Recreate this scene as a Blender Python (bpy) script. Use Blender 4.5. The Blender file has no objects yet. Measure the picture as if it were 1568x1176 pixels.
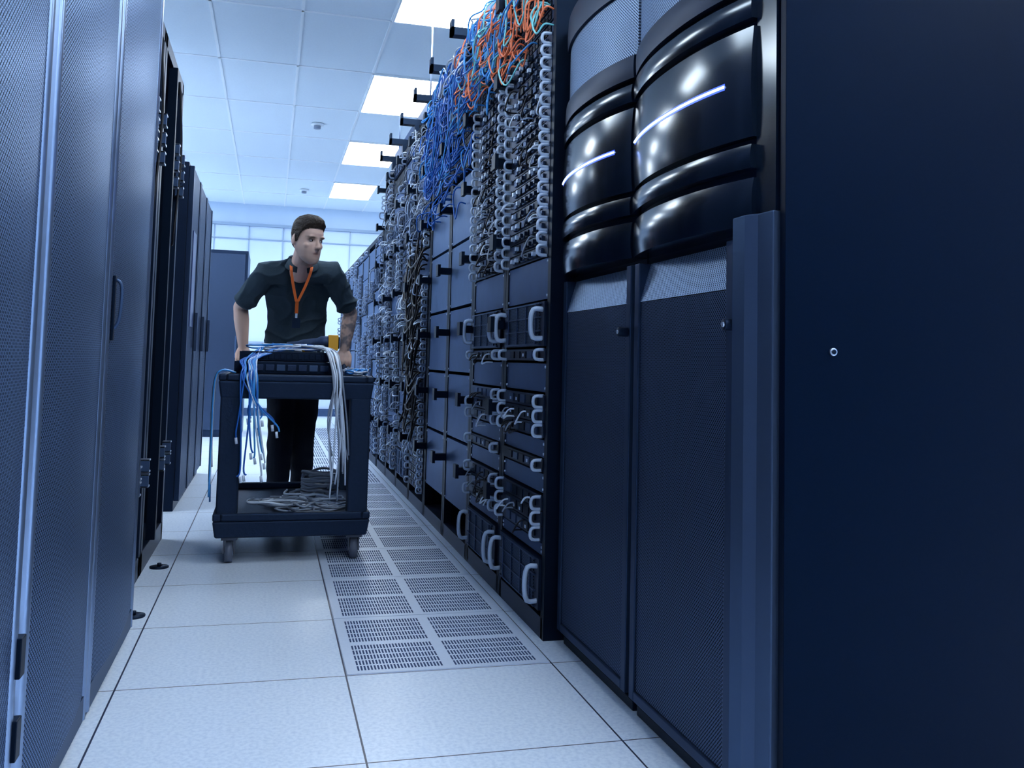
import bpy, bmesh, math, random
from mathutils import Vector, Matrix, noise
random.seed(7)
scene = bpy.context.scene
try:
    scene.view_settings.view_transform = 'Standard'
    scene.view_settings.look = 'None'
except Exception as e:
    print(e)
R = random.uniform
V = Vector

# ------------------------------------------------------------------ materials
def new_mat(name):
    m = bpy.data.materials.new(name); m.use_nodes = True
    nt = m.node_tree
    b = nt.nodes['Principled BSDF']
    return m, nt, b

def pm(name, col, rough=0.5, metal=0.0, noise_amt=0.0, nscale=30, bump=0.0, emit=None, es=0.0, coat=0.0, spec=None, tint=None):
    m, nt, b = new_mat(name)
    b.inputs['Base Color'].default_value = (*col, 1)
    b.inputs['Roughness'].default_value = rough
    b.inputs['Metallic'].default_value = metal
    if coat: b.inputs['Coat Weight'].default_value = coat
    if spec is not None: b.inputs['Specular IOR Level'].default_value = spec
    if tint: b.inputs['Specular Tint'].default_value = (*tint, 1)
    if emit:
        b.inputs['Emission Color'].default_value = (*emit, 1)
        b.inputs['Emission Strength'].default_value = es
    if noise_amt or bump:
        tc = nt.nodes.new('ShaderNodeTexCoord')
        n = nt.nodes.new('ShaderNodeTexNoise'); n.inputs['Scale'].default_value = nscale
        n.inputs['Detail'].default_value = 4
        nt.links.new(tc.outputs['Object'], n.inputs['Vector'])
        if noise_amt:
            mx = nt.nodes.new('ShaderNodeMix'); mx.data_type = 'RGBA'
            mx.inputs['A'].default_value = (*[c*(1-noise_amt) for c in col], 1)
            mx.inputs['B'].default_value = (*[min(1, c*(1+noise_amt)) for c in col], 1)
            nt.links.new(n.outputs['Fac'], mx.inputs['Factor'])
            nt.links.new(mx.outputs['Result'], b.inputs['Base Color'])
        if bump:
            bp = nt.nodes.new('ShaderNodeBump'); bp.inputs['Strength'].default_value = bump
            bp.inputs['Distance'].default_value = 0.01
            nt.links.new(n.outputs['Fac'], bp.inputs['Height'])
            nt.links.new(bp.outputs['Normal'], b.inputs['Normal'])
    return m

def mth(nt, op, a, b=None):
    n = nt.nodes.new('ShaderNodeMath'); n.operation = op
    for i, v in enumerate((a, b)):
        if v is None: continue
        if isinstance(v, (int, float)): n.inputs[i].default_value = v
        else: nt.links.new(v, n.inputs[i])
    return n.outputs[0]

def perf_mat(name, base, hole, pitch, axes='yz', rough=0.4, metal=0.5, fill=0.62):
    m, nt, b = new_mat(name)
    tc = nt.nodes.new('ShaderNodeTexCoord')
    sp = nt.nodes.new('ShaderNodeSeparateXYZ'); nt.links.new(tc.outputs['Object'], sp.inputs[0])
    a = sp.outputs['XYZ'.index(axes[0].upper())]; c = sp.outputs['XYZ'.index(axes[1].upper())]
    u = mth(nt, 'MULTIPLY', mth(nt, 'ADD', a, c), 1/pitch)
    v = mth(nt, 'MULTIPLY', mth(nt, 'SUBTRACT', a, c), 1/pitch)
    fu = mth(nt, 'SUBTRACT', mth(nt, 'FRACT', u), 0.5); fv = mth(nt, 'SUBTRACT', mth(nt, 'FRACT', v), 0.5)
    d = mth(nt, 'SQRT', mth(nt, 'ADD', mth(nt, 'MULTIPLY', fu, fu), mth(nt, 'MULTIPLY', fv, fv)))
    k = mth(nt, 'LESS_THAN', d, fill*0.5+0.05)
    mx = nt.nodes.new('ShaderNodeMix'); mx.data_type = 'RGBA'
    mx.inputs['A'].default_value = (*base, 1); mx.inputs['B'].default_value = (*hole, 1)
    nt.links.new(k, mx.inputs['Factor']); nt.links.new(mx.outputs['Result'], b.inputs['Base Color'])
    b.inputs['Metallic'].default_value = metal
    b.inputs['Specular IOR Level'].default_value = .2
    b.inputs['Specular Tint'].default_value = (.5, .7, 1, 1)
    rr = mth(nt, 'ADD', mth(nt, 'MULTIPLY', k, 0.45), rough)
    nt.links.new(rr, b.inputs['Roughness'])
    return m

def floor_mat():
    m, nt, b = new_mat('floor_tile_laminate')
    tc = nt.nodes.new('ShaderNodeTexCoord')
    sp = nt.nodes.new('ShaderNodeSeparateXYZ'); nt.links.new(tc.outputs['Object'], sp.inputs[0])
    def edge(o, off, p, w):
        f = mth(nt, 'FRACT', mth(nt, 'MULTIPLY', mth(nt, 'SUBTRACT', o, off - 100*p), 1/p))
        return mth(nt, 'LESS_THAN', mth(nt, 'MULTIPLY', mth(nt, 'MINIMUM', f, mth(nt, 'SUBTRACT', 1.0, f)), p), w)
    k = mth(nt, 'MAXIMUM', edge(sp.outputs[0], .2524, .63, .0025), edge(sp.outputs[1], 2.755, .59, .0022))
    n = nt.nodes.new('ShaderNodeTexNoise'); n.inputs['Scale'].default_value = 90; n.inputs['Detail'].default_value = 5
    nt.links.new(tc.outputs['Object'], n.inputs['Vector'])
    cr = nt.nodes.new('ShaderNodeValToRGB')
    cr.color_ramp.elements[0].position = .3; cr.color_ramp.elements[0].color = (.56, .67, .84, 1)
    cr.color_ramp.elements[1].position = .6; cr.color_ramp.elements[1].color = (.71, .81, .95, 1)
    nt.links.new(n.outputs['Fac'], cr.inputs[0])
    mx = nt.nodes.new('ShaderNodeMix'); mx.data_type = 'RGBA'
    mx.inputs['B'].default_value = (.02, .03, .07, 1)
    nt.links.new(k, mx.inputs['Factor']); nt.links.new(cr.outputs[0], mx.inputs['A'])
    nt.links.new(mx.outputs['Result'], b.inputs['Base Color'])
    b.inputs['Roughness'].default_value = .35
    return m

BT = (.30, .55, 1.0)
M = {}
M['floor'] = floor_mat()
M['wall'] = pm('painted_wall', (.58, .71, .88), .7, 0, .05, 3)
M['ceil'] = pm('ceiling_tile', (.80, .89, .96), .9, 0, .04, 60)
M['grid'] = pm('ceiling_grid_paint', (.90, .95, .99), .6)
M['light'] = pm('light_diffuser', (1, 1, 1), .5, emit=(.85, .935, 1.0), es=20.5)
M['blk'] = pm('black_powdercoat', (.003, .006, .014), .45, 0, .1, 200, spec=.2, tint=BT)
M['blk2'] = pm('black_satin', (.007, .012, .027), .4, 0.1, spec=.25, tint=BT)
M['gloss'] = pm('glossy_black_bezel', (.002, .005, .013), .15, 0, spec=.5, tint=(.65, .82, 1))
M['navy'] = pm('navy_frame_paint', (.018, .030, .062), .38, .3, .08, 90, spec=.3, tint=BT)
M['navy2'] = pm('cabinet_grey_frame', (.046, .070, .125), .36, .5, .05, 60, spec=.3, tint=BT)
M['ledge'] = pm('brushed_door_edge', (.28, .37, .54), .28, .85, .05, 60)
M['side'] = pm('side_panel_paint', (.0008, .0030, .010), .42, 0, .15, 400, .015, spec=.12, tint=(.12, .40, 1))
M['perfL'] = perf_mat('perforated_door_steel', (.105, .155, .275), (.002, .005, .012), .0105, fill=.6, rough=.36)
M['perfR'] = perf_mat('perforated_door_mesh', (.056, .080, .148), (.002, .004, .010), .0092, metal=.4)
M['perfB'] = perf_mat('perforated_top_mesh', (.28, .37, .52), (.03, .045, .08), .0092)
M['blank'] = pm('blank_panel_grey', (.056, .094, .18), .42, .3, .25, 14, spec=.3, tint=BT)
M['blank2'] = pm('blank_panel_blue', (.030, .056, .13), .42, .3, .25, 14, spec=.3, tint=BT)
M['gear'] = pm('gear_dark_face', (.007, .012, .027), .4, .2, .3, 120, spec=.3, tint=BT)
M['gearg'] = pm('gear_grey_face', (.032, .050, .10), .4, .3, .3, 120, spec=.3, tint=BT)
M['perfG'] = perf_mat('gear_vent_mesh', (.06, .085, .14), (.003, .004, .009), .011)
M['pale'] = pm('pale_plastic_handle', (.46, .57, .75), .35, .2)
M['paled'] = pm('grey_plastic_handle', (.22, .30, .46), .35, .2)
M['steel'] = pm('zinc_steel', (.45, .52, .65), .3, .9)
M['blue'] = pm('blue_cable', (.012, .12, .50), .4)
M['blue2'] = pm('light_blue_cable', (.04, .28, .72), .4)
M['orange'] = pm('orange_cable', (.85, .20, .08), .4)
M['aqua'] = pm('aqua_cable', (.16, .55, .62), .4)
M['white'] = pm('white_cable', (.62, .72, .88), .4)
M['black'] = pm('black_cable', (.005, .006, .012), .4, spec=.3)
M['greyc'] = pm('grey_cable', (.22, .27, .36), .45)
M['led'] = pm('blue_led', (.4, .6, 1), .4, emit=(.32, .46, 1), es=8)
M['led2'] = pm('blue_light_guide', (.05, .1, .6), .3, emit=(.05, .10, .95), es=1.1)  # faint emissive band imitating the blue halo around the LED line
M['ledg'] = pm('deep_blue_door_badge', (.006, .02, .14), .3)  # deep blue colour standing in for a glow on the rack door
M['cart'] = pm('cart_plastic', (.013, .021, .044), .5, 0, .2, 60, .15, spec=.35, tint=BT)
M['rubber'] = pm('caster_rubber', (.10, .12, .17), .5)
M['yellow'] = pm('scanner_yellow', (.85, .42, .03), .4)
M['shirt'] = pm('polo_cotton', (.036, .062, .088), .85, 0, .15, 300, .25, spec=.2)
M['pants'] = pm('trouser_cloth', (.006, .009, .018), .85, 0, .2, 200, .2, spec=.15)
M['hair'] = pm('hair_dark_brown', (.020, .013, .011), .6, 0, .6, 120, .7, spec=.25)
M['shoe'] = pm('shoe_leather', (.006, .006, .01), .4)
M['lany'] = pm('lanyard_orange', (.90, .18, .03), .6)
M['eyew'] = pm('eye_white', (.42, .42, .46), .25)
M['iris'] = pm('eye_iris', (.015, .012, .012), .15)
M['slot'] = pm('vent_slot_dark', (.045, .075, .17), .8, spec=.1)
M['vent'] = pm('vent_tile_laminate', (.60, .70, .87), .38, 0, .06, 90)
M['glass'] = pm('wall_panel_blue', (.56, .70, .86), .6, 0, .03, 2)
M['seam'] = pm('wall_seam_grey', (.30, .40, .54), .6)

# ------------------------------------------------------------------ mesh builder
class MB:
    def __init__(s): s.v = []; s.f = []; s.m = []; s.sm = []; s.slots = []
    def slot(s, m):
        if m not in s.slots: s.slots.append(m)
        return s.slots.index(m)
    def add(s, vs, fs, m, smooth=False, mat=None):
        o = len(s.v); k = s.slot(m)
        if mat is not None: vs = [mat @ V(p) for p in vs]
        s.v += [tuple(p) for p in vs]
        for f in fs:
            s.f.append([i+o for i in f]); s.m.append(k); s.sm.append(smooth)
    def box(s, x0, x1, y0, y1, z0, z1, m, mat=None):
        vs = [(x, y, z) for z in (z0, z1) for y in (y0, y1) for x in (x0, x1)]
        s.add(vs, [(0, 2, 3, 1), (4, 5, 7, 6), (0, 1, 5, 4), (2, 6, 7, 3), (0, 4, 6, 2), (1, 3, 7, 5)], m, False, mat)
    def tbox(s, x0, x1, y0, y1, z0, z1, dx, dy, m, mat=None):
        vs = [(x0+dx, y0+dy, z0), (x1-dx, y0+dy, z0), (x0+dx, y1-dy, z0), (x1-dx, y1-dy, z0),
              (x0, y0, z1), (x1, y0, z1), (x0, y1, z1), (x1, y1, z1)]
        s.add(vs, [(0, 2, 3, 1), (4, 5, 7, 6), (0, 1, 5, 4), (2, 6, 7, 3), (0, 4, 6, 2), (1, 3, 7, 5)], m, False, mat)
    def rings(s, rs, m, smooth=True, cap=True, mat=None):
        n = len(rs[0]); vs = [p for r in rs for p in r]; fs = []
        for i in range(len(rs)-1):
            for j in range(n):
                a = i*n+j; b = i*n+(j+1) % n
                fs.append((a, b, b+n, a+n))
        if cap:
            fs.append(tuple(reversed(range(n)))); fs.append(tuple(range((len(rs)-1)*n, len(rs)*n)))
        s.add(vs, fs, m, smooth, mat)
    def tube(s, pts, r, m, n=6, mat=None, smooth=True):
        pts = [V(p) for p in pts]
        rad = r if isinstance(r, (list, tuple)) else [r]*len(pts)
        t = (pts[1]-pts[0]).normalized()
        u = t.orthogonal().normalized(); rs = []
        for i, p in enumerate(pts):
            if i == 0: t = pts[1]-pts[0]
            elif i == len(pts)-1: t = pts[-1]-pts[-2]
            else: t = pts[i+1]-pts[i-1]
            if t.length < 1e-7: t = V((0, 0, 1))
            t.normalize(); u = (u-t*u.dot(t))
            if u.length < 1e-5: u = t.orthogonal()
            u.normalize(); w = t.cross(u)
            rs.append([p+(u*math.cos(a)+w*math.sin(a))*rad[i] for a in [2*math.pi*k/n for k in range(n)]])
        s.rings(rs, m, smooth, True, mat)
    def ell(s, c, r, m, mat=None, nu=16, nv=10):
        c = V(c); rs = []
        for i in range(nv+1):
            ph = -math.pi/2+math.pi*i/nv; ph = max(-1.5, min(1.5, ph))
            rs.append([c+V((r[0]*math.cos(ph)*math.cos(a), r[1]*math.cos(ph)*math.sin(a), r[2]*math.sin(ph))) for a in [2*math.pi*k/nu for k in range(nu)]])
        s.rings(rs, m, True, True, mat)
    def cyl(s, p0, p1, r, m, n=16, mat=None): s.tube([p0, p1], r, m, n, mat)
    def build(s, name, parent=None, bevel=0, sharp=None):
        me = bpy.data.meshes.new(name); me.from_pydata(s.v, [], s.f)
        for m in s.slots: me.materials.append(m)
        me.polygons.foreach_set('material_index', s.m); me.polygons.foreach_set('use_smooth', s.sm)
        me.update()
        if sharp:
            try: me.set_sharp_from_angle(angle=math.radians(sharp))
            except Exception as e: print(e)
        ob = bpy.data.objects.new(name, me); scene.collection.objects.link(ob)
        if parent: ob.parent = parent
        if bevel:
            bv = ob.modifiers.new('bevel', 'BEVEL'); bv.width = bevel; bv.segments = 2; bv.limit_method = 'ANGLE'; bv.angle_limit = math.radians(50)
        return ob

def empty(name):
    e = bpy.data.objects.new(name, None); scene.collection.objects.link(e); return e

def cr(pts, k=6):
    pts = [V(p) for p in pts]; P = [pts[0]]+pts+[pts[-1]]; out = []
    for i in range(1, len(P)-2):
        a, b, c, d = P[i-1:i+3]
        for j in range(k):
            t = j/k
            out.append(.5*((2*b)+(c-a)*t+(2*a-5*b+4*c-d)*t*t+(3*b-a-3*c+d)*t**3))
    out.append(pts[-1]); return out

# ------------------------------------------------------------------ room shell
CH = 3.3; YB = 14.7
def simple_box(name, a, m):
    b = MB(); b.box(*a, m); return b.build(name)
simple_box('floor', (-5, 5, -3, YB, -.1, 0), M['floor'])
simple_box('ceiling', (-5, 5, -3, YB, CH, CH+.1), M['ceil'])
simple_box('wall_left', (-5.1, -5, -3, YB, 0, CH), M['wall'])
simple_box('wall_right', (5, 5.1, -3, YB, 0, CH), M['wall'])
simple_box('wall_front', (-5, 5, -3.1, -3, 0, CH), M['wall'])
b = MB(); b.box(-5, 5, YB, YB+.1, 0, CH, M['wall'])
for i in range(-9, 10):
    x = .12+i*.52
    b.box(x-.006, x+.006, YB-.02, YB, .1, 2.95, M['seam'])
b.box(-5, 5, YB-.05, YB, 2.95, 2.99, M['seam'])
b.box(-5, 5, YB-.03, YB, 2.74, 2.755, M['seam'])
b.box(-5, 5, YB-.03, YB, 1.98, 2.0, M['seam'])
b.box(-5, 5, YB-.03, YB, 1.12, 1.15, M['seam'])
b.build('wall_back')
simple_box('baseboard_back', (-5, 5, YB-.045, YB-.031, 0, .12), M['blank'])
b = MB()
for i in range(-9, 8):
    x = .73+i*.61
    b.box(x-.010, x+.010, -3, YB, CH-.006, CH, M['grid'])
y = 5.04-1.22*6
while y < YB:
    if y > -3: b.box(-5, 5, y-.010, y+.010, CH-.006, CH, M['grid'])
    y += 1.22
b.build('trim_ceiling_grid')
for cx in (.745, -2.05, 3.2, -4.2):
    for k in range(7):
        y0 = 5.05+2.44*(k-3)
        if y0 < -2.9: continue
        b = MB()
        b.box(cx, cx+.57, y0, y0+1.18, CH-.012, CH-.007, M['light'])
        for q in ((cx-.015, cx, y0-.015, y0+1.195), (cx+.57, cx+.585, y0-.015, y0+1.195), (cx, cx+.57, y0-.015, y0), (cx, cx+.57, y0+1.18, y0+1.195)):
            b.box(*q, CH-.016, CH-.0065, M['grid'])
        b.build('ceiling_light_panel')
for (x, y) in ((.366, 9.31), (.367, 13.1)):
    b = MB(); b.cyl((x, y, CH-.025), (x, y, CH-.0065), .065, M['grid'], 24); b.cyl((x, y, CH-.055), (x, y, CH-.025), .035, M['greyc'], 20)
    b.build('smoke_detector')

# perforated floor tiles
b = MB()
TX, TY = .63, .59
for r in range(0, 17):
    x0 = .2524; y0 = 2.755+r*TY
    if y0+TY > 12.6: break
    b.box(x0+.004, x0+TX-.004, y0+.004, y0+TY-.004, 0.0, .003, M['vent'])
    for gx in range(2):
        for gy in range(2):
            ax = x0+.035+gx*.295; ay = y0+.03+gy*.278
            nr = 5; ns = 26 if r < 7 else 13
            for i in range(nr):
                for k in range(ns):
                    sx = ax+(k+.2)*(.262/ns); w = .262/ns*.52
                    sy = ay+i*.050
                    b.box(sx, sx+w, sy, sy+.038, .0030, .0036, M['slot'])
b.build('perforated_floor_tiles')

# ------------------------------------------------------------------ right tall racks
def handle(b, x, y, z0, z1, d=.035, r=.005, m=None):
    m = m or M['pale']
    zm = (z0+z1)/2
    b.tube(cr([(x, y, z0), (x-d*.8, y, z0+.002), (x-d, y, zm), (x-d*.8, y, z1-.002), (x, y, z1)], 3), r, m, 6)

def unit_dense(b, F, y0, y1, z, h):
    b.box(F-.012, F+.4, y0+.035, y1-.035, z+.002, z+h-.002, M['gear'])
    handle(b, F-.01, y0+.050, z+.004, z+h-.004, .036, .0062)
    handle(b, F-.01, y1-.050, z+.004, z+h-.004, .032, .0055)
    n = 7
    for i in range(n):
        yy = y0+.09+i*(y1-y0-.2)/(n)
        b.box(F-.020, F-.012, yy, yy+.038, z+.010, z+h-.010, M['blk'] if (i % 2) else M['gearg'])
        if random.random() < .75:
            b.box(F-.032, F-.020, yy+.008, yy+.026, z+.014, z+h-.016, M['pale'] if i > 4 or random.random() < .22 else M['blk2'])

def unit_chassis(b, F, y0, y1, z0, z1, hm=None, hr=.009):
    b.box(F-.02, F+.5, y0+.035, y1-.035, z0+.002, z1-.002, M['gear'])
    b.box(F-.024, F-.02, y0+.09, y1-.09, z0+.01, z1-.01, M['perfG'])
    n = max(1, round((z1-z0)/.055))
    for i in range(n+1):
        zz = z0+.006+i*(z1-z0-.016)/n
        b.box(F-.028, F-.02, y0+.07, y1-.07, zz, zz+.005, M['gearg'])
    for i in range(4):
        yy = y0+.12+i*(y1-y0-.24)/3
        b.box(F-.029, F-.02, yy-.004, yy+.004, z0+.01, z1-.01, M['gearg'])
    mg = min(.03, (z1-z0)*.2)
    handle(b, F-.018, y0+.055, z0+mg, z1-mg, .045, hr, hm)
    handle(b, F-.018, y1-.055, z0+mg, z1-mg, .045, hr, hm)

def unit_server(b, F, y0, y1, z0, z1, m=None, hm=None):
    n = max(1, round((z1-z0)/.045)); h = (z1-z0)/n
    for i in range(n):
        z = z0+i*h
        b.box(F-.015, F+.5, y0+.035, y1-.035, z+.002, z+h-.002, m or M['gear'])
        for k in range(5):
            yy = y0+.1+k*(y1-y0-.2)/5
            b.box(F-.02, F-.015, yy, yy+.06, z+.01, z+h-.01, M['gearg'] if random.random() < .5 else M['blk'])
            if random.random() < .3: b.box(F-.022, F-.019, yy+.02, yy+.034, z+.016, z+.027, M['pale'])
        handle(b, F-.012, y0+.052, z+.005, z+h-.005, .036, .0060, hm)
        if random.random() < .8: handle(b, F-.012, y1-.052, z+.005, z+h-.005, .034, .0060, hm)

def unit_blank(b, F, y0, y1, z0, z1, m):
    b.box(F-.006, F+.03, y0+.032, y1-.032, z0+.003, z1-.003, m)
    for yy in (y0+.045, y1-.045):
        for zz in (z0+.015, z1-.015):
            b.cyl((F-.010, yy, zz), (F-.004, yy, zz), .005, M['steel'], 8)

def unit_switch(b, F, y0, y1, z0, z1):
    b.box(F-.008, F+.3, y0+.035, y1-.035, z0+.002, z1-.002, M['gearg'])
    for r in range(2):
        for k in range(12):
            yy = y0+.06+k*(y1-y0-.13)/12; zz = z0+.006+r*(z1-z0-.01)/2
            b.box(F-.012, F-.008, yy, yy+.028, zz, zz+(z1-z0)/2-.008, M['blk'])

def rack_shell(b, F, y0, y1, H, depth=.95):
    b.box(F-.01, F+.035, y0, y0+.034, .0, H, M['blk']); b.box(F-.01, F+.035, y1-.034, y1, .0, H, M['blk'])
    b.box(F+.035, F+depth, y0, y0+.015, .0, H, M['blk']); b.box(F+.035, F+depth, y1-.015, y1, .0, H, M['blk'])
    b.box(F+.55, F+depth, y0+.015, y1-.015, .1, H, M['blk'])
    b.box(F-.01, F+.55, y0+.015, y1-.015, H-.04, H, M['blk'])
    b.box(F-.01, F+.55, y0+.015, y1-.015, 0, .07, M['blk2'])
    b.box(F+.2, F+.22, y0+.03, y1-.03, .1, H-.04, M['blk'])

F = .93; PW = .62; YS = 2.97
for i in range(8):
    y0 = YS+i*PW; y1 = y0+PW-.006
    b = MB(); rack_shell(b, F, y0, y1, 2.50)
    if i in (0, 1):
        z = 1.30
        while z < 2.08:
            unit_dense(b, F, y0, y1, z, .0445); z += .0445
        unit_blank(b, F, y0, y1, 1.15, 1.30, M['blank2'])
        unit_chassis(b, F, y0, y1, .985, 1.145)
        unit_server(b, F, y0, y1, .935, .98)
        unit_blank(b, F, y0, y1, .825, .93, M['blank2'])
        unit_server(b, F, y0, y1, .67, .82)
        unit_blank(b, F, y0, y1, .60, .665, M['blank2'])
        unit_server(b, F, y0, y1, .555, .60, M['blk'])
        unit_blank(b, F, y0, y1, .48, .55, M['blank2'] if i else M['blank'])
        unit_server(b, F, y0, y1, .32, .475)
        unit_blank(b, F, y0, y1, .27, .315, M['blank2'])
        unit_chassis(b, F, y0, y1, .09, .265)
        for z in (2.10, 2.15, 2.20, 2.27, 2.32, 2.37, 2.42): unit_switch(b, F, y0, y1, z, z+.044)
    elif i in (2, 3):
        z = .20
        while z < 1.85:
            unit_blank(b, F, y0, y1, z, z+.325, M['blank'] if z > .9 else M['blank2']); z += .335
        for z in (1.9, 1.95, 2.02, 2.07, 2.14, 2.19, 2.26, 2.31, 2.38): unit_switch(b, F, y0, y1, z, z+.044)
    else:
        z = .12
        while z < 2.4:
            q = random.random(); h = random.choice((.089, .1335, .178))
            if z+h > 2.45: h = 2.46-z
            if q < .55: unit_server(b, F, y0, y1, z, z+h, None, M['pale'] if random.random() < .5 else M['paled'])
            elif q < .66: unit_blank(b, F, y0, y1, z, z+h, M['blank2'])
            elif q < .86: unit_chassis(b, F, y0, y1, z, z+h, M['paled'], .006)
            else: unit_switch(b, F, y0, y1, z, z+h)
            z += h+.004
    zz = .40
    while zz < 2.4:
        b.box(F-.075, F-.01, y1-.045, y1, zz, zz+.035, M['blk']); b.box(F-.085, F-.07, y1-.06, y1, zz-.012, zz+.05, M['blk'])
        zz += .33
    b.box(F-.10, F+.05, y0+.28, y0+.34, 2.60, 2.64, M['blk2']); b.box(F-.10, F-.085, y0+.28, y0+.34, 2.60, 2.68, M['blk2'])
    b.box(F+.0, F+.03, y0+.28, y0+.34, 2.50, 2.60, M['blk2'])
    b.build('open_server_rack')

for i in range(8):
    y0 = 7.97+i*.6; y1 = y0+.594
    b = MB(); rack_shell(b, F, y0, y1, 2.06)
    z = .1
    while z < 1.98:
        h = min(random.choice((.09, .135, .18, .22)), 2.01-z)
        if h < .04: break
        q = random.random()
        if q < .35: unit_blank(b, F, y0, y1, z, z+h, M['blank'])
        elif q < .5: unit_chassis(b, F, y0, y1, z, z+h, M['paled'], .006)
        else: unit_server(b, F, y0, y1, z, z+h, M['gearg'], M['paled'])
        z += h+.004
    b.build('server_rack')

b = MB()
for x in (1.0, 1.4): b.box(x, x+.02, 1.6, 8.0, 2.66, 2.75, M['blank2'])
y = 1.7
while y < 8: b.box(1.02, 1.4, y, y+.03, 2.68, 2.70, M['blank2']); y += .3
for y in (2.2, 4.2, 6.2, 7.8):
    for x in (1.01, 1.41): b.cyl((x, y, 2.7), (x, y, CH), .006, M['steel'], 8)
b.build('overhead_cable_tray')

# ------------------------------------------------------------------ rack cables
def cables(name, specs):
    b = MB()
    for (n, mats, ya, yb, za, zb, out, top, r, pv) in specs:
        for i in range(n):
            y = R(ya, yb); z = R(za, zb); m = M[random.choice(mats)]; o = R(out*.4, out)
            y2 = min(max(y+R(-.25, .25), ya-.05), yb+.1)
            if random.random() < pv:
                pts = [(F-.01, y, z), (F-.04, y, z-.004), (F-o, y+R(-.04, .04), z-R(.02, .07)), (F-o*R(.7, 1.1), (y+y2)/2, z+R(.0, .12)),
                       (F-o*.7, y2, (z+top)/2+R(-.05, .05)), (F-R(.0, .05), y2, top), (F+R(.08, .4), y2+R(-.1, .1), top+R(.03, .1))]
            else:
                z2 = z+R(-.12, .10)
                pts = [(F-.01, y, z), (F-.04, y, z-.004), (F-o, y+(y2-y)*.3, z-R(.03, .09)), (F-o*.9, y+(y2-y)*.7, min(z, z2)-R(.02, .09)), (F-.045, y2, z2), (F-.01, y2, z2)]
            b.tube(cr(pts, 5), r, m, 5)
    return b.build(name)
cables('blue_network_cables', [
    (110, ['blue', 'blue', 'blue2'], 4.22, 5.42, 1.92, 2.44, .11, 2.54, .0040, .2),
    (14, ['blue'], 4.3, 5.4, 1.78, 1.92, .13, 2.5, .0040, 0),
    (34, ['blue', 'blue2'], 3.6, 4.25, 2.12, 2.44, .12, 2.54, .0040, .2),
    (10, ['blue', 'greyc'], 5.4, 6.2, 2.0, 2.42, .08, 2.5, .004, .1)])
cables('fiber_patch_cables', [
    (62, ['orange', 'aqua', 'orange', 'blue2', 'orange'], 3.05, 3.85, 2.12, 2.44, .10, 2.53, .0036, .15),
    (44, ['aqua', 'orange', 'orange', 'greyc'], 3.7, 4.5, 2.2, 2.46, .11, 2.55, .0036, .25),
    (18, ['greyc', 'white'], 4.2, 5.0, 2.42, 2.48, .10, 2.58, .005, .6)])
b = MB()
for i in range(60):
    y = R(5.5, 6.2); z = R(.5, 1.65); y2 = R(5.5, 6.1); z2 = z+R(-.25, .25)
    b.tube(cr([(F-.01, y, z), (F-.05, y, z-.02), (F-R(.05, .09), (y+y2)/2, min(z, z2)-R(.03, .12)), (F-.05, y2, z2), (F-.01, y2, z2)], 5), .006, M['black'], 5)
b.build('power_cables')
b = MB()
def loop(y, z, w, dz, o, r, m):
    b.tube(cr([(F-.012, y, z), (F-o*.7, y, z-.003), (F-o, y+w*.5, z-dz*.6-.02), (F-o*.7, y+w, z-dz), (F-.012, y+w, z-dz)], 4), r, m, 5)
for i in range(150):
    loop(R(5.5, 7.8), R(.3, 2.4), R(-.12, .12), R(-.06, .1), R(.045, .08), .0042, M[random.choice(['white', 'greyc', 'pale', 'paled'])])
for i in range(50):
    y0 = YS+PW*random.choice((0, 1)); loop(y0+R(.06, .5), R(1.34, 2.04), R(-.05, .08), R(.0, .09), R(.045, .065), .0032, M[random.choice(['white', 'greyc', 'paled', 'black'])])
for i in range(30):
    y0 = YS+PW*random.choice((0, 1)); loop(y0+R(.06, .5), random.choice((.45, .40, .36, .70, .75, .79, .96)), R(-.05, .08), R(.0, .05), R(.045, .06), .0032, M[random.choice(['white', 'greyc', 'black'])])
b.build('white_patch_cables')

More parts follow.
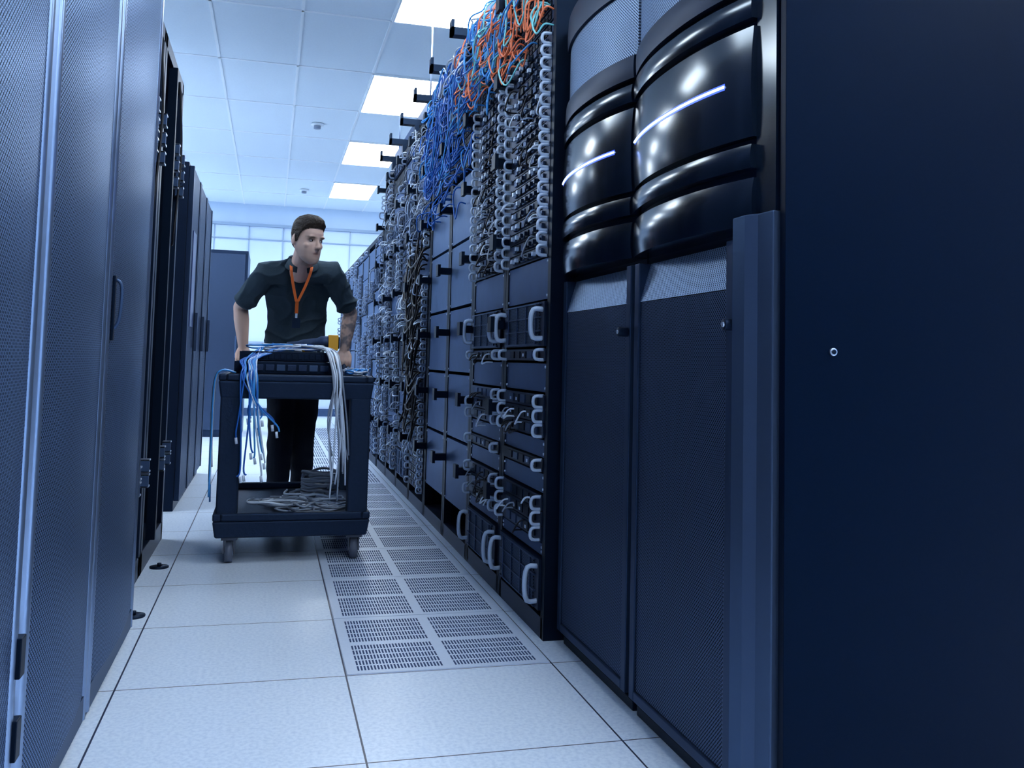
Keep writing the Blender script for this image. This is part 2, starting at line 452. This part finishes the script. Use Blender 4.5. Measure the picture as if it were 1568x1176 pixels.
# ------------------------------------------------------------------ large closed cabinets, right
def big_cabinet(y0, y1, pillar):
    e = empty('server_cabinet')
    X = 1.0; H = 2.12
    b = MB()
    b.box(X, X+1.05, y0, y1, .03, H, M['blk'])
    b.box(X-.02, X+.9, y0+.01, y1-.01, 0, .03, M['blk'])
    b.build('body', e, .004)
    d0 = y0+pillar+.01; d1 = y1-.012
    b = MB(); xf = .955; fw = .032
    b.box(xf, X, d0, d0+fw, .05, 1.205, M['navy']); b.box(xf, X, d1-fw, d1, .05, 1.205, M['navy'])
    b.box(xf, X, d0+fw, d1-fw, .05, .075, M['navy'])
    b.box(xf+.006, X, d0+fw, d1-fw, .075, 1.10, M['perfR'])
    vs = [(xf+.004, d0+fw, 1.10), (xf+.004, d1-fw, 1.10), (xf+.035, d1-fw, 1.205), (xf+.035, d0+fw, 1.205)]
    b.add(vs, [(0, 1, 2, 3)], M['perfB'])
    yk = y0+pillar-.005 if pillar else d0+.017
    b.cyl((xf-.030, yk, 1.02), (xf, yk, 1.02), .013, M['blk2'], 16)
    b.cyl((xf-.033, yk, 1.02), (xf-.028, yk, 1.02), .006, M['steel'], 16)
    b.build('mesh_door', e, .003)
    if pillar:
        b = MB()
        pr = [(xf-.002, y0+pillar), (xf-.020, y0+pillar-.025), (xf-.020, y0+.075), (xf-.004, y0+.05), (xf, y0), (X+.03, y0), (X+.03, y0+pillar)]
        b.rings([[(px, py, .03) for px, py in pr], [(px, py, 1.245) for px, py in pr]], M['navy2'], False)
        b.build('corner_pillar', e, .003)
    b = MB(); ya = y0+(.075 if pillar else .006); yb = y1-.006
    if pillar: b.box(xf+.006, X, y0, ya, 1.246, 2.12, M['gloss'])
    BOW = .044
    def bw(s): return BOW*(1-abs(2*s-1)**2.2)
    def slat(z0, z1, base, bul, m):
        N = 28; rs = []; P = 8
        for k in range(N+1):
            s = k/N; yy = ya+(yb-ya)*s; bow = bw(s)
            ring = []
            for q in range(P):
                t = q/(P-1); zz = z0+(z1-z0)*t
                ring.append((xf-base-bow-bul*(1-abs(2*t-1)**2), yy, zz))
            ring.append((X+.02, yy, z1)); ring.append((X+.02, yy, z0))
            rs.append(ring)
        b.rings(rs, m, True)
    slat(1.225, 1.325, .0, .005, M['gloss'])
    slat(1.345, 1.395, .006, .003, M['gloss'])
    slat(1.412, 1.648, .002, .006, M['gloss'])
    slat(1.665, 1.715, .006, .003, M['gloss'])
    slat(1.735, 1.80, .002, .002, M['blk2'])
    for (p, q) in ((1.325, 1.345), (1.395, 1.412), (1.648, 1.665), (1.715, 1.735)): slat(p, q, -.02, 0, M['blk'])
    slat(1.80, 2.0, -.010, .0, M['perfB'])
    slat(2.0, 2.10, .0, .002, M['blk2'])
    b.build('curved_bezel', e, 0, 35)
    b = MB(); pts = []; rs = []
    for k in range(25):
        s = .12+.82*k/24; yy = ya+(yb-ya)*s; xx = xf-.002-bw(s)-.0062
        pts.append((xx-.0015, yy, 1.535))
        rs.append([(xx-.0004, yy, 1.528), (xx-.0004, yy, 1.542), (xx+.004, yy, 1.542), (xx+.004, yy, 1.528)])
    b.rings(rs, M['led2'], False)
    b.tube(pts, .0026, M['led'], 6); b.build('led_strip', e)
    return e
c1 = big_cabinet(2.325, 2.945, 0)
c2 = big_cabinet(1.60, 2.32, .150)
b = MB()
b.box(.966, 2.2, 1.572, 1.592, .02, 2.14, M['side'])
for (x, z) in ((1.072, .965), (.995, .12)):
    b.cyl((x, 1.567, z), (x, 1.573, z), .008, M['steel'], 16); b.cyl((x, 1.5655, z), (x, 1.5675, z), .005, M['blk'], 10)
b.build('side_panel', c2, .003)

# ------------------------------------------------------------------ left near cabinets
def left_cabinet(y0, y1, handle_y=None, bow=.014, hz=()):
    e = empty('perforated_door_cabinet'); X = -.47; H = 2.35
    b = MB(); b.box(X-1.0, X, y0, y1, 0, H, M['blk'])
    b.build('body', e, .004)
    b = MB(); xf = -.406
    a0, a1 = y0+.012, y1-.012
    fw = .026
    for (p, q) in ((a0, a0+fw), (a1-fw, a1)):
        pr = [(X+.003, p), (xf-.006, p), (xf, p+.006), (xf+.003, (p+q)/2), (xf, q-.006), (xf-.006, q), (X+.003, q)]
        b.rings([[(px, py, .03) for px, py in pr], [(px, py, H-.02) for px, py in pr]], M['ledge'], True)
    b.box(X+.003, xf, a0+fw, a1-fw, .03, .09, M['navy']); b.box(X+.003, xf, a0+fw, a1-fw, H-.08, H-.02, M['navy'])
    N = 10; rs = []
    for k in range(N+1):
        s = k/N; yy = a0+fw+(a1-a0-2*fw)*s; xx = xf-.004+bow*(1-(2*s-1)**2)
        rs.append([(xx, yy, .09), (xx, yy, H-.08), (X+.01, yy, H-.08), (X+.01, yy, .09)])
    b.rings(rs, M['perfL'], True)
    b.build('mesh_door', e, 0, 50)
    if hz or handle_y:
        b = MB()
        for z in hz:
            b.box(xf-.01, xf+.010, a1-.016, a1+.016, z, z+.07, M['blk'])
        if handle_y:
            b.box(xf, xf+.008, handle_y-.010, handle_y+.010, .96, 1.13, M['blk'])
            b.tube(cr([(xf+.008, handle_y, 1.12), (xf+.022, handle_y, 1.10), (xf+.020, handle_y, 1.02), (xf+.008, handle_y, .99)], 5), .0045, M['blank'], 8)
        b.build('hinges_and_handle', e, .002)
    return e
left_cabinet(.95, 1.80, hz=(.22, .36, 1.9))
left_cabinet(1.83, 2.50)
left_cabinet(2.505, 3.29, handle_y=2.56)

b = MB()
for (ya, yb) in ((3.33, 4.10), (4.12, 4.92)):
    X = -.49; H = 2.32
    for yy in (ya, yb-.05):
        b.box(X-.05, X, yy, yy+.05, 0, H, M['blk2'])
        b.box(X-.07, X-.052, yy, yy+.05, .05, H, M['blank2'])
        b.box(X-.95, X-.90, yy, yy+.05, 0, H, M['blk2'])
    b.box(X-.95, X, ya, yb, H-.06, H, M['blk2']); b.box(X-.95, X, ya, yb, 0, .09, M['blk2'])
    b.box(X-.90, X-.2, ya+.06, yb-.06, .09, 1.9, M['blk'])
    b.box(X-.95, X-.07, yb-.05, yb-.03, .09, H-.06, M['blk'])
    b.box(X-.02, X+.02, ya+.30, ya+.34, .09, H-.06, M['blk'])
    for z in (.38, .44, 1.72, 1.80, 1.88):
        for yy in (yb-.10, yb-.36):
            b.box(X-.01, X+.03, yy, yy+.012, z, z+.055, M['blank']); b.box(X-.01, X+.03, yy, yy+.05, z, z+.008, M['steel'])
            b.box(X-.01, X+.03, yy, yy+.05, z+.047, z+.055, M['steel'])
    b.tube(cr([(X+.01, ya+.5, 2.25), (X+.03, ya+.52, 1.9), (X+.02, ya+.45, 1.5), (X+.01, ya+.5, 1.45)], 6), .006, M['black'], 6)
b.build('open_equipment_frame', None, .002)
b = MB()
for (x, y) in ((-.43, 4.27), (-.43, 3.5)):
    b.cyl((x, y, .0), (x, y, .006), .040, M['blk2'], 20); b.cyl((x, y, .006), (x, y, .02), .009, M['blk2'], 10)
b.build('levelling_feet')

def closed_rack(y0, y1, X=-.49, H=2.09, glow=False):
    b = MB()
    b.box(X-1.0, X-.03, y0, y1, .0, H, M['blk2'])
    b.box(X-.03, X, y0+.01, y0+.05, .06, H-.02, M['navy']); b.box(X-.03, X, y1-.05, y1-.01, .06, H-.02, M['navy'])
    b.box(X-.03, X-.006, y0+.05, y1-.05, .06, H-.02, M['perfR'])
    if glow: b.box(X-.007, X-.002, y0+.2, y0+.42, 1.1, 1.7, M['ledg'])  # flat patch that paints the blue glow onto the door
    b.box(X, X+.02, y1-.09, y1-.07, .95, 1.2, M['navy2'])
    return b.build('closed_server_rack', None, .003)
closed_rack(5.75, 6.35, glow=True); closed_rack(6.36, 6.96); closed_rack(6.97, 7.57)
for i in range(9):  # unseen dark racks added behind the camera to darken reflections
    x = -2.6+i*.62
    b = MB(); b.box(x, x+.61, -2.9, -1.95, 0, 2.1, M['blk2']); b.box(x+.02, x+.59, -1.95, -1.93, .06, 2.06, M['blk'])
    b.box(x+.05, x+.07, -1.93, -1.90, .9, 1.15, M['blank']); b.build('closed_server_rack')
b = MB(); b.box(-1.05, -.29, 10.86, 11.8, 0, 2.13, M['navy'])
b.box(-1.02, -.32, 10.84, 10.86, .08, 2.09, M['navy2']); b.box(-.40, -.38, 10.82, 10.84, .9, 1.15, M['blank'])
b.build('storage_cabinet', None, .004)

# ------------------------------------------------------------------ utility cart
cart = empty('utility_cart')
CX0, CX1, CY0, CY1 = -.22, .474, 4.27, 5.33
b = MB()
def tray(z0, z1, lip):
    b.tbox(CX0, CX1, CY0, CY1, z0, z1, .012, .012, M['cart'])
    for q in ((CX0, CX0+.035, CY0, CY1), (CX1-.035, CX1, CY0, CY1), (CX0+.035, CX1-.035, CY0, CY0+.035), (CX0+.035, CX1-.035, CY1-.035, CY1)):
        b.box(*q, z1, z1+lip, M['cart'])
tray(.115, .19, .035)
tray(.735, .815, .03)
for (x, y, sx, sy, w) in ((CX0, CY0, 1, 1, .105), (CX1, CY0, -1, 1, .105), (CX0, CY1, 1, -1, .07), (CX1, CY1, -1, -1, .07)):
    xa, xb = sorted((x+sx*.012, x+sx*w)); ya, yb = sorted((y+sy*.012, y+sy*.10))
    b.box(xa, xb, ya, yb, .18, .745, M['cart'])
b.build('shelves_and_posts', cart, .008)
b = MB()
for x in (CX0+.06, CX1-.06):
    b.tube(cr([(x, CY1-.02, .83), (x, CY1+.01, .87), (x, CY1+.04, .90)], 4), .017, M['cart'], 10)
b.tube([(CX0+.05, CY1+.04, .90), (CX1-.05, CY1+.04, .90)], .016, M['cart'], 14)
b.build('push_handle', cart)
b = MB()
for (x, y) in ((CX0+.075, CY0+.07), (CX1-.065, CY0+.07), (CX0+.075, CY1-.07), (CX1-.065, CY1-.07)):
    b.cyl((x-.016, y, .05), (x+.016, y, .05), .05, M['rubber'], 24)
    b.cyl((x-.018, y, .05), (x+.018, y, .05), .022, M['steel'], 16)
    b.box(x-.026, x-.02, y-.02, y+.02, .04, .105, M['rubber']); b.box(x+.02, x+.026, y-.02, y+.02, .04, .105, M['rubber'])
    b.box(x-.035, x+.035, y-.035, y+.035, .102, .117, M['rubber'])
b.build('casters', cart)

sv = empty('rack_server')
b = MB(); b.box(-.15, .30, 4.42, 5.05, .846, .905, M['blk2']); b.box(-.16, .31, 4.41, 4.42, .848, .903, M['gear'])
for k in range(8): b.box(-.12+k*.05, -.08+k*.05, 4.405, 4.41, .86, .89, M['gearg'] if k % 3 else M['blank'])
b.build('chassis', sv, .003)
sv = empty('network_switch')
b = MB(); b.box(-.13, .27, 4.46, 4.95, .906, .952, M['blk']); b.box(-.14, .28, 4.45, 4.46, .908, .95, M['blk2'])
for k in range(14): b.box(-.115+k*.027, -.095+k*.027, 4.447, 4.45, .916, .94, M['gear'])
b.build('chassis', sv, .003)
sc = empty('barcode_scanner')
b = MB()
b.tube(cr([(.08, 4.78, .985), (.16, 4.78, .995), (.25, 4.78, 1.005), (.29, 4.78, 1.005)], 4), [.018]*4+[.025]*4+[.034]*4+[.036], M['gearg'], 12)
b.box(.285, .335, 4.74, 4.82, .965, 1.045, M['yellow']); b.box(.334, .342, 4.75, 4.81, .975, 1.035, M['blk'])
b.tube(cr([(.20, 4.78, .985), (.19, 4.74, .970), (.16, 4.70, .968)], 4), .015, M['yellow'], 10)
b.build('scanner_body', sc, .003)

b = MB()
for i in range(14):
    cx = R(0, .14); cy = R(4.55, 4.85); rr = R(.07, .13); pts = []
    a0 = R(0, 6)
    for k in range(9):
        a = a0+k*.6; pts.append((cx+rr*1.2*math.cos(a), cy+rr*math.sin(a), .957+.03*k/9+R(0, .008)))
    b.tube(cr(pts, 4), .0040, M[random.choice(['blue', 'blue2', 'white', 'blue2'])], 5)
for i in range(15):
    x = R(-.12, -.05); xe = x+R(-.03, .06); ze = R(.34, .68)
    if i < 2: xe = .02+i*.02; ze = .62-.03*i
    b.tube(cr([(R(-.05, .1), 4.5, .97), (x, 4.40, .915), (x, 4.285, .872), (x+R(-.01, .01), 4.252, .82), ((x+xe)/2, 4.245, (.8+ze)/2), (xe, 4.25, ze+.03), (xe+R(-.015, .015), 4.25, ze)], 5), .0042, M[random.choice(['blue', 'blue2', 'blue', 'blue', 'blue2', 'white'])], 5)
    b.tube([(xe, 4.25, ze), (xe+.004, 4.25, ze-.028)], .0065, M['white'], 6)
for i in range(14):
    x = R(.27, .32); xe = x+R(-.01, .05); ze = R(.26, .62)
    b.tube(cr([(R(.1, .25), 4.55, .985), (x-.02, 4.42, .96), (x, 4.29, .885), (x+.01, 4.25, .80), ((x+xe)/2+R(-.02, .02), 4.245, (.8+ze)/2), (xe, 4.25, ze)], 5), .0042, M[random.choice(['white', 'white', 'white', 'greyc'])], 5)
for i in range(12):
    pts = []; a0 = R(0, 6); cx = R(.37, .42); cy = R(4.36, 4.5)
    for k in range(8):
        a = a0+k*.7; pts.append((cx+.05*math.cos(a), cy+.08*math.sin(a), .85+R(0, .03)))
    b.tube(cr(pts, 4), .0045, M[random.choice(['white', 'greyc', 'blue2'])], 5)
for i in range(6):
    x = -.238+R(-.008, .008); y = R(4.28, 4.42)
    b.tube(cr([(-.15, y+.03, .85), (-.21, y, .86), (x, y, .80), (x-R(0, .01), y+R(-.03, .03), .55), (x, y+R(-.05, .05), R(.25, .45))], 5), .0042, M[random.choice(['white', 'blue2', 'white', 'greyc'])], 5)
for i in range(34):
    pts = []; a0 = R(0, 6); cx = R(.02, .36); cy = R(4.40, 4.75); rx = R(.05, .14); ry = R(.06, .16)
    cx = min(max(cx, CX0+.06+rx), CX1-.06-rx)
    for k in range(9):
        a = a0+k*.7; pts.append((cx+rx*math.cos(a), cy+ry*math.sin(a)*.8, .197+.012*(i % 5)+R(0, .015)))
    b.tube(cr(pts, 4), .0055, M[random.choice(['white', 'greyc', 'white'])], 5)
for i in range(14):
    pts = []; a0 = R(0, 6)
    for k in range(9):
        a = a0+k*.7; pts.append((.27+.09*math.cos(a), 4.75+.09*math.sin(a), .21+.010*i+R(0, .02)))
    b.tube(cr(pts, 4), .007, M[random.choice(['greyc', 'greyc', 'white'])], 5)
b.build('patch_cables')

# ------------------------------------------------------------------ man
man = empty('man')
def body_mat():
    m, nt, b = new_mat('skin')
    at = nt.nodes.new('ShaderNodeAttribute'); at.attribute_name = 'Col'
    nt.links.new(at.outputs['Color'], b.inputs['Base Color'])
    b.inputs['Roughness'].default_value = .5
    b.inputs['Subsurface Weight'].default_value = .06
    b.inputs['Subsurface Radius'].default_value = (.01, .004, .002)
    return m
SK = body_mat()
HM = Matrix.Translation((.164, 4.955, 1.550)) @ Matrix.Rotation(math.radians(36), 4, 'Z') @ Matrix.Rotation(math.radians(11), 4, 'X')
HI = HM.inverted()
def limb(b, pts, rad, m, ends=(True, True), n=16):
    pts = [V(p) for p in pts]
    for i, (p, r) in enumerate(zip(pts, rad)):
        if (i == 0 and not ends[0]) or (i == len(pts)-1 and not ends[1]): continue
        b.ell(p, (r, r, r), m, None, n, 10)
    for i in range(len(pts)-1):
        b.tube([pts[i], pts[i+1]], [rad[i], rad[i+1]], m, n)
def eloft(b, rs, m, n=28, mat=None):
    out = []
    for (cx, cy, cz, rx, ry, tl) in rs:
        out.append([V((cx+rx*math.cos(a), cy+ry*math.sin(a)*math.cos(tl), cz+ry*math.sin(a)*math.sin(tl))) for a in [2*math.pi*k/n for k in range(n)]])
    b.rings(out, m, True, True, mat)
def remesh(ob, vox, sm):
    r = ob.modifiers.new('r', 'REMESH'); r.mode = 'VOXEL'; r.voxel_size = vox
    if sm:
        s = ob.modifiers.new('s', 'SMOOTH'); s.factor = .5; s.iterations = sm
    dg = bpy.context.evaluated_depsgraph_get()
    me = bpy.data.meshes.new_from_object(ob.evaluated_get(dg))
    ms = list(ob.data.materials); ob.modifiers.clear(); ob.data = me
    me.materials.clear()
    for m in ms: me.materials.append(m)
    me.polygons.foreach_set('material_index', [0]*len(me.polygons))
    me.polygons.foreach_set('use_smooth', [True]*len(me.polygons))
    return me
def displace(me, fn):
    nor = [v.normal.copy() for v in me.vertices]; co = []
    for v, n in zip(me.vertices, nor):
        co += list(v.co + n*fn(v.co))
    me.vertices.foreach_set('co', co); me.update()
SR = V((-.037, 5.195, 1.392)); SL = V((.310, 5.145, 1.405))
ER = V((-.175, 5.40, 1.205)); EL = V((.442, 5.38, 1.190))
WR = V((-.150, 5.385, .965)); WL = V((.415, 5.385, .965))
TL = math.radians(-38)
b = MB()
tor = [(.137, 5.50, .86, .14, .10, 0), (.137, 5.49, .97, .15, .105, 0), (.137, 5.44, 1.07, .14, .095, TL*.5), (.137, 5.35, 1.195, .15, .10, TL),
       (.137, 5.25, 1.32, .165, .105, TL), (.138, 5.17, 1.395, .15, .085, TL), (.140, 5.12, 1.435, .09, .065, TL), (.142, 5.10, 1.453, .06, .055, TL)]
eloft(b, tor, SK)
limb(b, [(.14, 5.13, 1.40), (.152, 5.05, 1.458), (.163, 4.99, 1.508)], [.064, .060, .058], SK)
hd = [(0, -.066, -.121, .014, .012, 0), (0, -.062, -.116, .028, .024, 0), (0, -.054, -.104, .042, .038, 0), (0, -.042, -.086, .054, .054, 0), (0, -.026, -.063, .0615, .070, 0), (0, -.013, -.038, .066, .083, 0),
      (0, -.004, -.01, .0695, .090, 0), (0, 0, .02, .073, .094, 0), (0, .002, .05, .0745, .095, 0), (0, .004, .08, .067, .086, 0),
      (0, .006, .100, .052, .067, 0), (0, .006, .113, .032, .042, 0), (0, .006, .119, .012, .016, 0)]
eloft(b, hd, SK, 32, HM)
b.rings([[V((0+w*math.cos(a), yy+d*math.sin(a), zz)) for a in [2*math.pi*k/12 for k in range(12)]] for (yy, zz, w, d) in
         ((-.088, .028, .007, .006), (-.094, .008, .0075, .009), (-.101, -.012, .010, .013), (-.103, -.026, .0155, .016), (-.097, -.034, .015, .013))], SK, True, True, HM)
b.ell((0, -.109, -.024), (.010, .009, .009), SK, HM)
for sx in (-1, 1):
    b.ell((sx*.075, .016, -.004), (.008, .017, .029), SK, HM)
    b.ell((sx*.030, -.080, .028), (.022, .013, .009), SK, HM)
    b.ell((sx*.040, -.058, -.020), (.020, .020, .020), SK, HM)
b.ell((0, -.086, -.060), (.022, .010, .011), SK, HM)
b.ell((0, -.080, -.100), (.022, .014, .017), SK, HM)
limb(b, [SR, SR.lerp(ER, .5), ER, ER.lerp(WR, .3), WR], [.056, .050, .041, .043, .027], SK)
limb(b, [SL, SL.lerp(EL, .5), EL, EL.lerp(WL, .3), WL], [.056, .050, .041, .043, .027], SK)
BY, BZ = CY1+.04, .90
for (W, s) in ((WR, 1), (WL, -1)):
    for i in range(4):
        L = (.95, 1.0, .93, .78)[i]
        xk = W.x + s*(.034-i*.0225)
        k0 = V((xk, BY-.008, BZ+.034))
        b.tube([W+V((s*(.012-i*.008), 0, .005)), W.lerp(k0, .5)+V((s*(.006-i*.004), 0, .004)), k0], [.018, .0155, .0125], SK, 10)
        b.ell(k0, (.0115, .0115, .0115), SK)
        pts = []
        for q, ang in enumerate((112, 165, 220, 262)):
            A = math.radians(90+(ang-90)*L)
            pts.append(V((xk, BY+.0265*math.cos(A), BZ+.0265*math.sin(A))))
        pts[0] = k0
        limb(b, pts, [.0105, .0098, .0092, .0084], SK, n=10)
    th = [W+V((s*.020, -.004, -.012)), V((W.x+s*.052, BY+.016, BZ+.026)), V((W.x+s*.058, BY-.012, BZ+.026)), V((W.x+s*.058, BY-.028, BZ+.006))]
    limb(b, th, [.015, .0125, .011, .009], SK, n=10)
KR = V((.075, 5.53, .50)); KL = V((.205, 5.59, .49)); AR = V((.070, 5.69, .10)); AL = V((.215, 5.89, .11))
HRp = V((.065, 5.50, .86)); HLp = V((.209, 5.50, .86))
limb(b, [HRp, KR, KR.lerp(AR, .3), AR], [.078, .052, .052, .035], SK)
limb(b, [HLp, KL, KL.lerp(AL, .3), AL], [.078, .052, .052, .035], SK)
body = b.build('body', man)
me = remesh(body, .0042, 3)
def g(d2, s): return math.exp(-d2/(2*s*s))
cols = []; cos = []
for v in me.vertices:
    p = v.co.copy(); q = HI @ p
    c = [.66, .45, .38]
    if q.length < .17:
        dy = 0
        for sx in (-1, 1):
            dx = q.x-sx*.031; dz = q.z-.008
            if q.y < -.04:
                dy += .009*g((dx*dx)/1.7+dz*dz*1.6, .011)
        mz = q.z+.060
        if q.y < -.05: dy += .004*g(q.x*q.x*.12+mz*mz*9, .006)
        if q.y < -.05: dy += .003*g(q.x*q.x*.4+(q.z+.078)**2, .007)
        if dy: p = HM @ V((q.x, q.y+dy, q.z))
        st = max(0, min(1, (-.018-q.z)/.035))*max(0, min(1, (.035-q.y)/.03))
        if q.y < -.07 and abs(q.x) < .02 and -.03 > q.z > -.048: st *= .8
        if q.z < -.135: st = 0
        st *= .42
        c = [c[i]*(1-st)+(.17, .14, .14)[i]*st for i in range(3)]
        if q.y < -.07:
            l = g(q.x*q.x*.22+(q.z+.060)**2, .0055)
            c = [c[i]*(1-l*.7)+(.45, .20, .19)[i]*l*.7 for i in range(3)]
            l = g(q.x*q.x*.05+(q.z+.060)**2*6, .0035); c = [x*(1-.7*l) for x in c]
        if q.y < -.055:
            for sx in (-1, 1):
                dx = q.x-sx*.032
                l = g(dx*dx*.07+(q.z-.0275+.10*abs(dx))**2, .0042); c = [c[i]*(1-.92*l)+(.02, .014, .012)[i]*.92*l for i in range(3)]
                l = g(dx*dx*.30+(q.z-.010)**2, .006); c = [c[i]*(1-.5*l)+(.12, .07, .07)[i]*.5*l for i in range(3)]
                l = g(dx*dx*.08+(q.z-.0135)**2, .0025); c = [c[i]*(1-.85*l)+(.02, .015, .015)[i]*.85*l for i in range(3)]
                l = g((q.x-sx*.008)**2+(q.z+.036)**2*2, .004); c = [x*(1-.5*l) for x in c]
    elif p.x > .36 and .97 < p.z < 1.25:
        n_ = noise.noise(p*30)+.6*noise.noise(p*75)
        k = max(.1, min(.75, .5+n_*1.2))
        c = [c[i]*(1-k)+(.07, .10, .14)[i]*k for i in range(3)]
    cols += [*c, 1]; cos += list(p)
me.vertices.foreach_set('co', cos); me.update()
ca = me.color_attributes.new('Col', 'FLOAT_COLOR', 'POINT'); ca.data.foreach_set('color', cols)
def hl(y, x):
    K = [(-.2, .070), (-.07, .070), (-.05, .056), (-.03, .030), (-.014, -.010), (.002, -.012), (.010, .026), (.030, .022), (.042, -.05), (.2, -.075)]
    for i in range(len(K)-1):
        if K[i][0] <= y <= K[i+1][0]:
            t = (y-K[i][0])/(K[i+1][0]-K[i][0]); return K[i][1]*(1-t)+K[i+1][1]*t
    return .1
keep = {}; hv = []; hf = []
for v in me.vertices:
    q = HI @ v.co
    if q.z > -.09 and q.z < .2 and q.length < .17:
        d = q.z-hl(q.y, q.x)
        if abs(q.x) > .077 and q.z < .03: continue
        if d > 0:
            t = min(1, d/.02); top = max(0, min(1, (q.z-.055)/.05))
            fr = max(0, min(1, (-q.y+.04)/.1))
            nn = V((q.x/.074, (q.y-.003)/.094, q.z/.12)); nn.normalize()
            o = .0025+.0025*t+top*(.010+.012*fr)*t
            o += .004*noise.noise(V((q.x*160, q.y*30, q.z*60)))*t
            q2 = q+nn*o+V((.004*top*t, -.004*top*fr*t, .004*top*t))
            keep[v.index] = len(hv); hv.append(HM @ q2)
for p in me.polygons:
    if all(i in keep for i in p.vertices): hf.append([keep[i] for i in p.vertices])
b = MB(); b.add(hv, hf, M['hair'], True); b.build('hair', man)
b = MB()
for sx in (-1, 1):
    b.ell((sx*.031, -.0755, .0075), (.0110, .0085, .0050), M['eyew'], HM)
    b.ell((sx*.031+.002, -.0818, .0080), (.0050, .003, .0048), M['iris'], HM)
b.build('eyes', man)
b = MB()
sh = [(.137, 5.485, .93, .170, .135, 0), (.137, 5.47, 1.0, .174, .140, TL*.2), (.137, 5.42, 1.09, .166, .128, TL*.6), (.137, 5.34, 1.195, .170, .130, TL),
      (.137, 5.245, 1.31, .181, .130, TL), (.138, 5.185, 1.375, .165, .112, TL), (.140, 5.14, 1.420, .115, .088, TL), (.142, 5.122, 1.443, .080, .072, TL), (.143, 5.110, 1.455, .068, .066, TL)]
eloft(b, sh, M['shirt'])
for (S, E) in ((SR, ER), (SL, EL)):
    c = V((.139, 5.16, 1.400))
    limb(b, [c.lerp(S, .35), S, S.lerp(E, .45), S.lerp(E, .84)], [.070, .064, .063, .062], M['shirt'], (True, False))
polo = b.build('polo_shirt', man); me = remesh(polo, .006, 4)
def wr(p):
    r = 1-abs(noise.noise(V((p.x*8+p.z*5, p.y*7, p.z*11-p.x*6))))*2
    return .011*(r*r-.4)+noise.noise(p*24)*.002
displace(me, wr)
b = MB()
for s in (-1, 1):
    N = 10; rs = []
    for k in range(N+1):
        a = math.radians(-72+k*16.2) if s == 1 else math.radians(-108-k*16.2)
        fl = .012+.026*(1-k/N)
        cx, cy, cz = .147, 5.105, 1.453
        top = V((cx+.066*math.cos(a), cy+.062*math.sin(a), cz+.018+.028*math.sin(a)*.8))
        bot = V((cx+.092*math.cos(a), cy+.088*math.sin(a)-.01, cz-fl+.028*math.sin(a)-.004))
        tb = V((cx+.072*math.cos(a), cy+.068*math.sin(a), cz+.016+.028*math.sin(a)*.8))
        rs.append([top, tb+V((0, 0, .006)), bot, bot+V((-.004*math.cos(a), -.004*math.sin(a), -.004))])
    b.rings(rs, M['shirt'], True)
b.build('collar', man)
b = MB()
def ribbon(pts, w, m, th=.002):
    rs = []
    for p in pts:
        p = V(p); rs.append([p+V((-w, -th, 0)), p+V((w, -th, 0)), p+V((w, th, 0)), p+V((-w, th, 0))])
    b.rings(rs, m, False)
ribbon(cr([(.089, 5.075, 1.437), (.090, 5.013, 1.394), (.103, 5.018, 1.315), (.124, 5.050, 1.228)], 5), .0075, M['lany'])
ribbon(cr([(.199, 5.075, 1.437), (.194, 5.010, 1.394), (.169, 5.016, 1.315), (.132, 5.048, 1.228)], 5), .0075, M['lany'])
ribbon([(.128, 5.048, 1.238), (.128, 5.095, 1.165)], .009, M['lany'], .003)
b.box(.122, .134, 5.092, 5.100, 1.140, 1.165, M['steel']); b.box(.106, .150, 5.096, 5.102, 1.085, 1.142, M['blk2'])
b.build('lanyard', man)
b = MB()
eloft(b, [(.137, 5.505, .80, .15, .115, 0), (.137, 5.50, .90, .160, .125, 0), (.137, 5.485, .98, .158, .12, 0)], M['pants'])
limb(b, [HRp, KR, KR.lerp(AR, .3), AR+V((0, 0, -.035))], [.092, .074, .072, .062], M['pants'], (True, False))
limb(b, [HLp, KL, KL.lerp(AL, .3), AL+V((0, 0, -.035))], [.092, .074, .072, .062], M['pants'], (True, False))
tr = b.build('trousers', man); me = remesh(tr, .008, 4)
displace(me, lambda p: noise.noise(V((p.x*10, p.y*10, p.z*18)))*.008)
b = MB()
for A in (AR, AL):
    x, y = A.x, A.y
    rs = []
    for (yy, w, h) in ((.07, .028, .06), (.05, .036, .085), (.0, .038, .095), (-.06, .042, .07), (-.12, .046, .05), (-.17, .040, .042), (-.20, .020, .03)):
        rs.append([V((x+w*math.cos(a), y+yy, max(.0, h/2+h/2*math.sin(a)))) for a in [2*math.pi*k/16 for k in range(16)]])
    b.rings(rs, M['shoe'], True)
b.build('shoes', man)

# ------------------------------------------------------------------ world and camera
w = bpy.data.worlds.new('World'); scene.world = w; w.use_nodes = True
w.node_tree.nodes['Background'].inputs[0].default_value = (.3, .45, .8, 1)
w.node_tree.nodes['Background'].inputs[1].default_value = .2

cam = bpy.data.cameras.new('camera'); co = bpy.data.objects.new('camera', cam); scene.collection.objects.link(co)
f = 1390.0; W0 = 1568.0; px, py = 784.0, 461.0
Yc = V((414-px, -(545-py), -f)).normalized()
Zc = V((504, 20561, -f)); Zc = (Zc-Yc*Zc.dot(Yc)).normalized()
Xc = Yc.cross(Zc)
Rm = Matrix((Xc, Yc, Zc))
co.matrix_world = Matrix.Translation((0, 0, .93)) @ Rm.to_4x4()
cam.sensor_fit = 'HORIZONTAL'; cam.sensor_width = 36; cam.lens = f/W0*36
cam.shift_x = 0; cam.shift_y = -(588-py)/W0
cam.clip_start = .02
scene.camera = co
